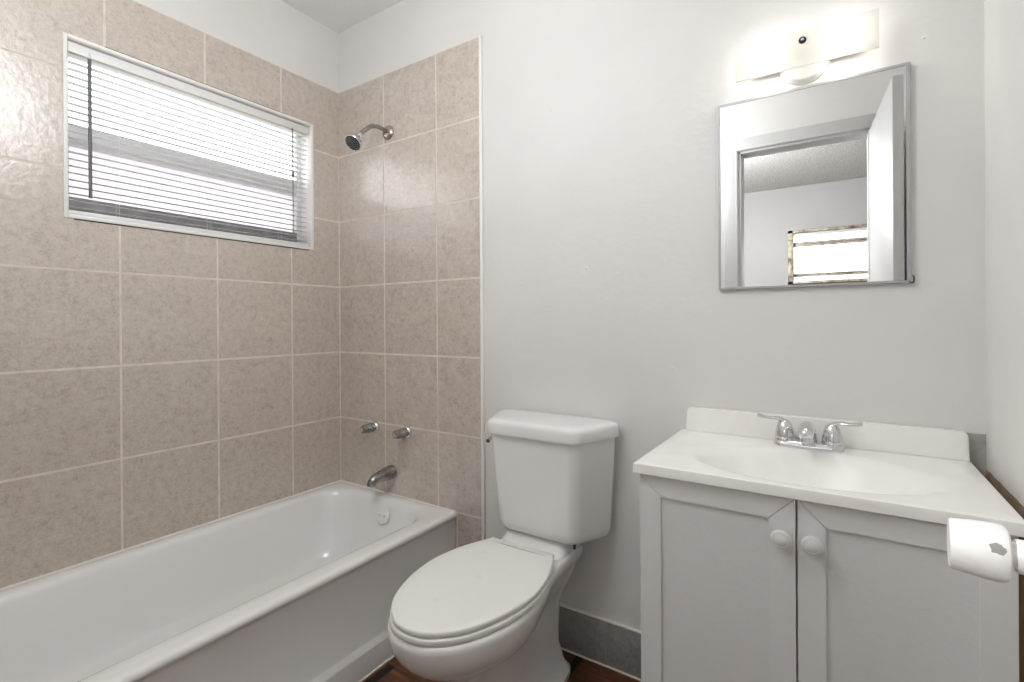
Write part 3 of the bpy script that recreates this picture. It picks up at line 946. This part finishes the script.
# surface morph toward the ellipse
A_, E_ = vr(0.0018, VT), el(1.10, VT)
for t in (0.3, 0.65): rings.append([tuple((1-t)*p[i]+t*q[i] for i in range(3)) for p, q in zip(A_, E_)])
for s, dz in ((1.10, 0), (1.07, .0004), (1.03, .0018), (0.99, .0048), (0.945, .010), (0.89, .019), (0.82, .034), (0.73, .054), (0.62, .076), (0.50, .096), (0.34, .112), (0.16, .118), (0.09, .120)):
    rings.append(el(s, VT-dz))
b = B(); loft(b, rings, cap0=False)
obj('counter', b, marble, vt, sharp=35)
b = B()
pts = [(1.603, 0.8055), (2.2305, 0.8055), (2.2285, 0.862), (2.225, 0.8705), (2.218, 0.8735), (1.616, 0.8745), (1.610, 0.872), (1.6065, 0.864)]
loft(b, [[(x, y, z) for x, z in pts] for y in (-0.002, -0.0195)] )
bmesh.ops.bevel(b, geom=[e for e in b.edges], offset=0.0022, segments=2, affect='EDGES')
obj('backsplash', b, marble, vt)
b = B(); lathe(b, (bc.x, bc.y, VT-0.1195), (0, 0, 1), [(0.0225, 0), (0.0225, 0.0025), (0.019, 0.003), (0.0175, 0.001), (0.017, 0.005), (0.012, 0.007), (0.0005, 0.007)], 28)
obj('drain', b, chrome, vt)

# faucet
FX, FY = 1.916, -0.060
fa = thing('sink_faucet', 'chrome two-lever centreset faucet on the sink top', 'faucet', (FX, FY, VT))
b = B()
fp = rrect(FX-0.078, FX+0.078, FY-0.026, FY+0.026, 0.0255, 10, 6)
sm = lambda ins: [(FX+(p[0]-FX)*(1-ins/0.078), FY+(p[1]-FY)*(1-ins/0.026)) for p in fp]
loft(b, [ring2(fp, VT+0.0004), ring2(fp, VT+0.006), ring2(sm(0.002), VT+0.011), ring2(sm(0.006), VT+0.015), ring2(sm(0.014), VT+0.017)])
obj('base_plate', b, chrome, fa)
for s, nm in ((-1, 'left'), (1, 'right')):
    hx = FX + s*0.052
    b = B()
    lathe(b, (hx, FY, VT+0.012), (0, 0, 1), [(0.0235, 0), (0.0235, 0.006), (0.0215, 0.010), (0.0225, 0.0115), (0.0215, 0.022), (0.0185, 0.036), (0.0145, 0.047), (0.0085, 0.053), (0.0005, 0.055)], 32)
    hd_ = obj('handle', b, chrome, fa)
    b = B()
    tube(b, [(hx-s*0.004, FY, VT+0.052), (hx+s*0.004, FY-0.002, VT+0.064), (hx+s*0.018, FY-0.008, VT+0.069), (hx+s*0.038, FY-0.016, VT+0.070), (hx+s*0.060, FY-0.024, VT+0.075)],
         [0.010, 0.0095, 0.0075, 0.0065, 0.0085], n=16, per=7, flat=0.55, up=(0, -1, 0))
    obj('lever', b, chrome, hd_)
b = B()
tube(b, [(FX, FY+0.004, VT+0.010), (FX, FY+0.001, VT+0.030), (FX, FY-0.012, VT+0.048), (FX, FY-0.040, VT+0.056), (FX, FY-0.070, VT+0.055), (FX, FY-0.090, VT+0.049), (FX, FY-0.097, VT+0.044), (FX, FY-0.099, VT+0.041)],
     [0.022, 0.0200, 0.0180, 0.0170, 0.0172, 0.0165, 0.011, 0.002], n=24, per=8)
spt = obj('spout', b, chrome, fa)
b = B(); lathe(b, (FX, FY-0.080, VT+0.046), (0, -0.25, -0.95), [(0.0125, 0), (0.0125, 0.018), (0.010, 0.0195), (0.009, 0.016), (0.0005, 0.016)], 20)
obj('aerator', b, chrome, spt)
# ------------------------------------------------------------------ mirror
MX0, MX1, MZ0, MZ1 = 1.6955, 2.129, 1.217, 1.746
mi = thing('wall_mirror', 'rectangular mirror in a thin metal frame above the sink', 'mirror', ((MX0+MX1)/2, 0, MZ0))
b = B(); box(b, MX0+0.004, MX1-0.004, -0.0105, 0, MZ0+0.004, MZ1-0.004); obj('backing', b, dark, mi, smooth=False)
b = B(); box(b, MX0+0.005, MX1-0.005, -0.0125, -0.0106, MZ0+0.005, MZ1-0.005); obj('mirror_glass', b, mirror, mi, smooth=False)
b = B()
fo = [(MX0, MZ0), (MX1, MZ0), (MX1, MZ1), (MX0, MZ1)]
fi = [(MX0+0.007, MZ0+0.007), (MX1-0.009, MZ0+0.007), (MX1-0.009, MZ1-0.008), (MX0+0.007, MZ1-0.008)]
for i in range(4):
    j = (i+1) % 4
    q = [fo[i], fo[j], fi[j], fi[i]]
    tb = B(); loft(tb, [[(x, 0.0, z) for x, z in q], [(x, -0.0140, z) for x, z in q]])
    bmesh.ops.bevel(tb, geom=list(tb.edges), offset=0.0012, segments=2, affect='EDGES')
    join(b, tb)
obj('frame', b, frame_metal, mi)
b = B()
tube(b, [(MX1-0.006, -0.012, MZ0+0.004), (MX1+0.003, -0.013, MZ0+0.001), (MX1+0.004, -0.013, MZ0+0.014), (MX1+0.002, -0.012, MZ0+0.018)], 0.0018, n=8)
obj('corner_clip', b, dark_caulk, mi)['label'] = 'dark loose clip at the lower right corner'

# ------------------------------------------------------------------ vanity light
LX, LZ = 1.9095, 1.815
vl = thing('vanity_light', 'lit white bath light with frosted glass panel above the mirror', 'wall light', (LX, 0, LZ))
b = B()
lathe(b, (LX, 0, LZ), (0, -1, 0), [(0.060, 0), (0.060, 0.006), (0.052, 0.016), (0.03, 0.022), (0.001, 0.022)], 40)
box(b, LX-0.115, LX+0.115, -0.026, -0.012, LZ-0.018, LZ+0.018, 0.004)
obj('canopy', b, vinyl, vl)
b = B()
SX0, SX1 = LX-0.1565, LX+0.1565
prof = []
for q in range(13):
    t = q/12
    z = 1.776 + 0.092*t
    y = -0.070 + 0.006*(2*t-1)**2
    prof.append((y, z))
loop = [(y-0.002, z) for y, z in prof] + [(y+0.002, z) for y, z in reversed(prof)]
loft(b, [[(x, y, z) for y, z in loop] for x in (SX0, SX1)])
obj('shade', b, shade_mat, vl)
b = B(); tube(b, [(LX, -0.02, 1.838), (LX, -0.068, 1.838)], 0.004, n=10); obj('stud', b, frame_metal, vl)
b = B(); lathe(b, (LX, -0.0695, 1.838), (0, -1, 0), [(0.0085, 0), (0.0085, 0.005), (0.004, 0.006), (0.001, 0.006)], 24)
fn = obj('finial', b, dark, vl); fn['label'] = 'dark round finial holding the glass panel'
b = B(); lathe(b, (LX, -0.0745, 1.838), (0, -1, 0), [(0.004, 0), (0.004, 0.003), (0.002, 0.0045), (0.0005, 0.005)], 16)
obj('finial_tip', b, chrome, fn)
for s in (-1, 1):
    bx = LX + s*0.088
    b = B(); lathe(b, (LX+s*0.030, -0.038, LZ), (s, 0, 0), [(0.011, 0.0), (0.011, 0.022), (0.009, 0.024), (0.001, 0.024)], 20); so = obj('socket', b, vinyl, vl)
    b = B(); lathe(b, (LX+s*0.052, -0.038, LZ), (s, 0, 0), [(0.007, 0), (0.009, 0.006), (0.015, 0.018), (0.017, 0.030), (0.016, 0.044), (0.010, 0.054), (0.0005, 0.058)], 24); obj('bulb', b, bulb_mat, so)

# ------------------------------------------------------------------ bathroom door, opened against the right wall
door = bpy.data.objects.new('door_1', None); C.objects.link(door)
hx_, hy_ = 2.108, D+0.012
door.location = (hx_, hy_, 0)
tag(door, kind='structure')
ang = math.atan2(-0.940-hy_, 2.152-hx_)          # direction of the slab away from its hinge
ca, sa = math.cos(ang), math.sin(ang)
dl = Vector((ca, sa, 0)); dn = Vector((-sa, ca, 0))   # dn points to -x (into the room)
def dpt(u, n_, z): return Vector((hx_, hy_, 0)) + dl*u + dn*n_ + Vector((0, 0, z))
DW = 0.628
b = B(); t = B(); box(t, 0.0, DW, -0.035, 0.0, 0.012, 2.062, 0.002)
for v in t.verts: v.co = dpt(v.co.x, v.co.y, v.co.z)
join(b, t); obj('slab', b, door_paint, door)
ku, kz = DW-0.060, 0.927
a = Mat('chipped_white_knob_paint', srgb(236, 235, 233), 0.32)
dist = a.n.new('ShaderNodeVectorMath'); dist.operation = 'DISTANCE'
a.l.new(a.co(), dist.inputs[0])
chip_pt = dpt(ku, 0.0565, kz) + Vector((0.0, -0.0215, 0.0105))
dist.inputs[1].default_value = chip_pt
wob = a.math('MULTIPLY', a.math('SUBTRACT', a.noise(140, 3), 0.5), 0.010)
mk = a.math('LESS_THAN', a.math('ADD', dist.outputs['Value'], wob), 0.0050)
a.color(a.mix(mk, srgb(236, 235, 233), srgb(150, 148, 146)))
a.bump(a.noise(40, 3), 0.2, 0.004)
knob_m = a.m
b = B(); lathe(b, dpt(ku, 0, kz), dn, [(0.031, 0), (0.031, 0.003), (0.027, 0.008), (0.017, 0.011), (0.0135, 0.020), (0.0140, 0.040), (0.0132, 0.0425), (0.001, 0.0425)], 36)
kn = obj('door_knob_rose', b, knob_m, door)
b = B(); lathe(b, dpt(ku, 0, kz), dn, [(0.011, 0.040), (0.011, 0.0455), (0.0185, 0.0462), (0.0222, 0.0478), (0.0238, 0.0515), (0.0240, 0.057), (0.0232, 0.070), (0.0216, 0.0835), (0.0202, 0.0852), (0.014, 0.0845), (0.0005, 0.0845)], 48)
k2 = obj('door_knob', b, knob_m, door, sharp=40); k2['label'] = 'white painted door knob with a chip showing grey metal'

# ------------------------------------------------------------------ bedroom window and its blind (seen in the mirror)
w2 = bpy.data.objects.new('window_2', None); w2.location = (W2[0], BY, W2[2]); C.objects.link(w2)
tag(w2, kind='structure')
b = B()
for (x0, x1, z0, z1) in ((W2[0], W2[0]+0.05, W2[2], W2[3]), (W2[1]-0.05, W2[1], W2[2], W2[3]), (W2[0], W2[1], W2[2]+0.025, W2[2]+0.05), (W2[0], W2[1], W2[3]-0.03, W2[3])):
    box(b, x0, x1, BY-0.10, BY+0.004, z0, z1, 0.002)
obj('frame', b, tan_alu, w2)
b = B(); box(b, W2[0], W2[1], BY-0.10, BY+0.006, W2[2], W2[2]+0.028, 0.002); obj('sill', b, dark_caulk, w2)
b = B(); box(b, W2[0]+0.05, W2[1]-0.05, BY-0.09, BY-0.06, 1.900, 1.945, 0.002)
box(b, W2[0]+0.05, W2[1]-0.05, BY-0.09, BY-0.06, 1.585, 1.620, 0.002)
obj('sash_rail', b, tan_alu, w2)
b = B(); box(b, W2[0]+0.04, W2[1]-0.04, BY-0.080, BY-0.076, W2[2]+0.03, W2[3]-0.02); obj('pane', b, glass, w2, smooth=False)
bl2 = thing('window_blind', 'white blind in the bedroom window reflected in the mirror', 'blind', ((W2[0]+W2[1])/2, BY-0.03, W2[3]-0.03))
b = B(); box(b, W2[0]+0.055, W2[1]-0.055, BY-0.045, BY-0.02, W2[3]-0.058, W2[3]-0.032, 0.002); obj('headrail', b, slat_mat, bl2)
b = B()
z = W2[3]-0.075
while z > W2[2]+0.065:
    box(b, W2[0]+0.055, W2[1]-0.055, BY-0.045, BY-0.020, z, z+0.0008)
    z -= 0.021
obj('slats', b, slat_mat, bl2, smooth=False)
b = B(); box(b, W2[0]+0.055, W2[1]-0.055, BY-0.044, BY-0.021, W2[2]+0.045, W2[2]+0.057, 0.003); obj('bottom_rail', b, slat_mat, bl2)
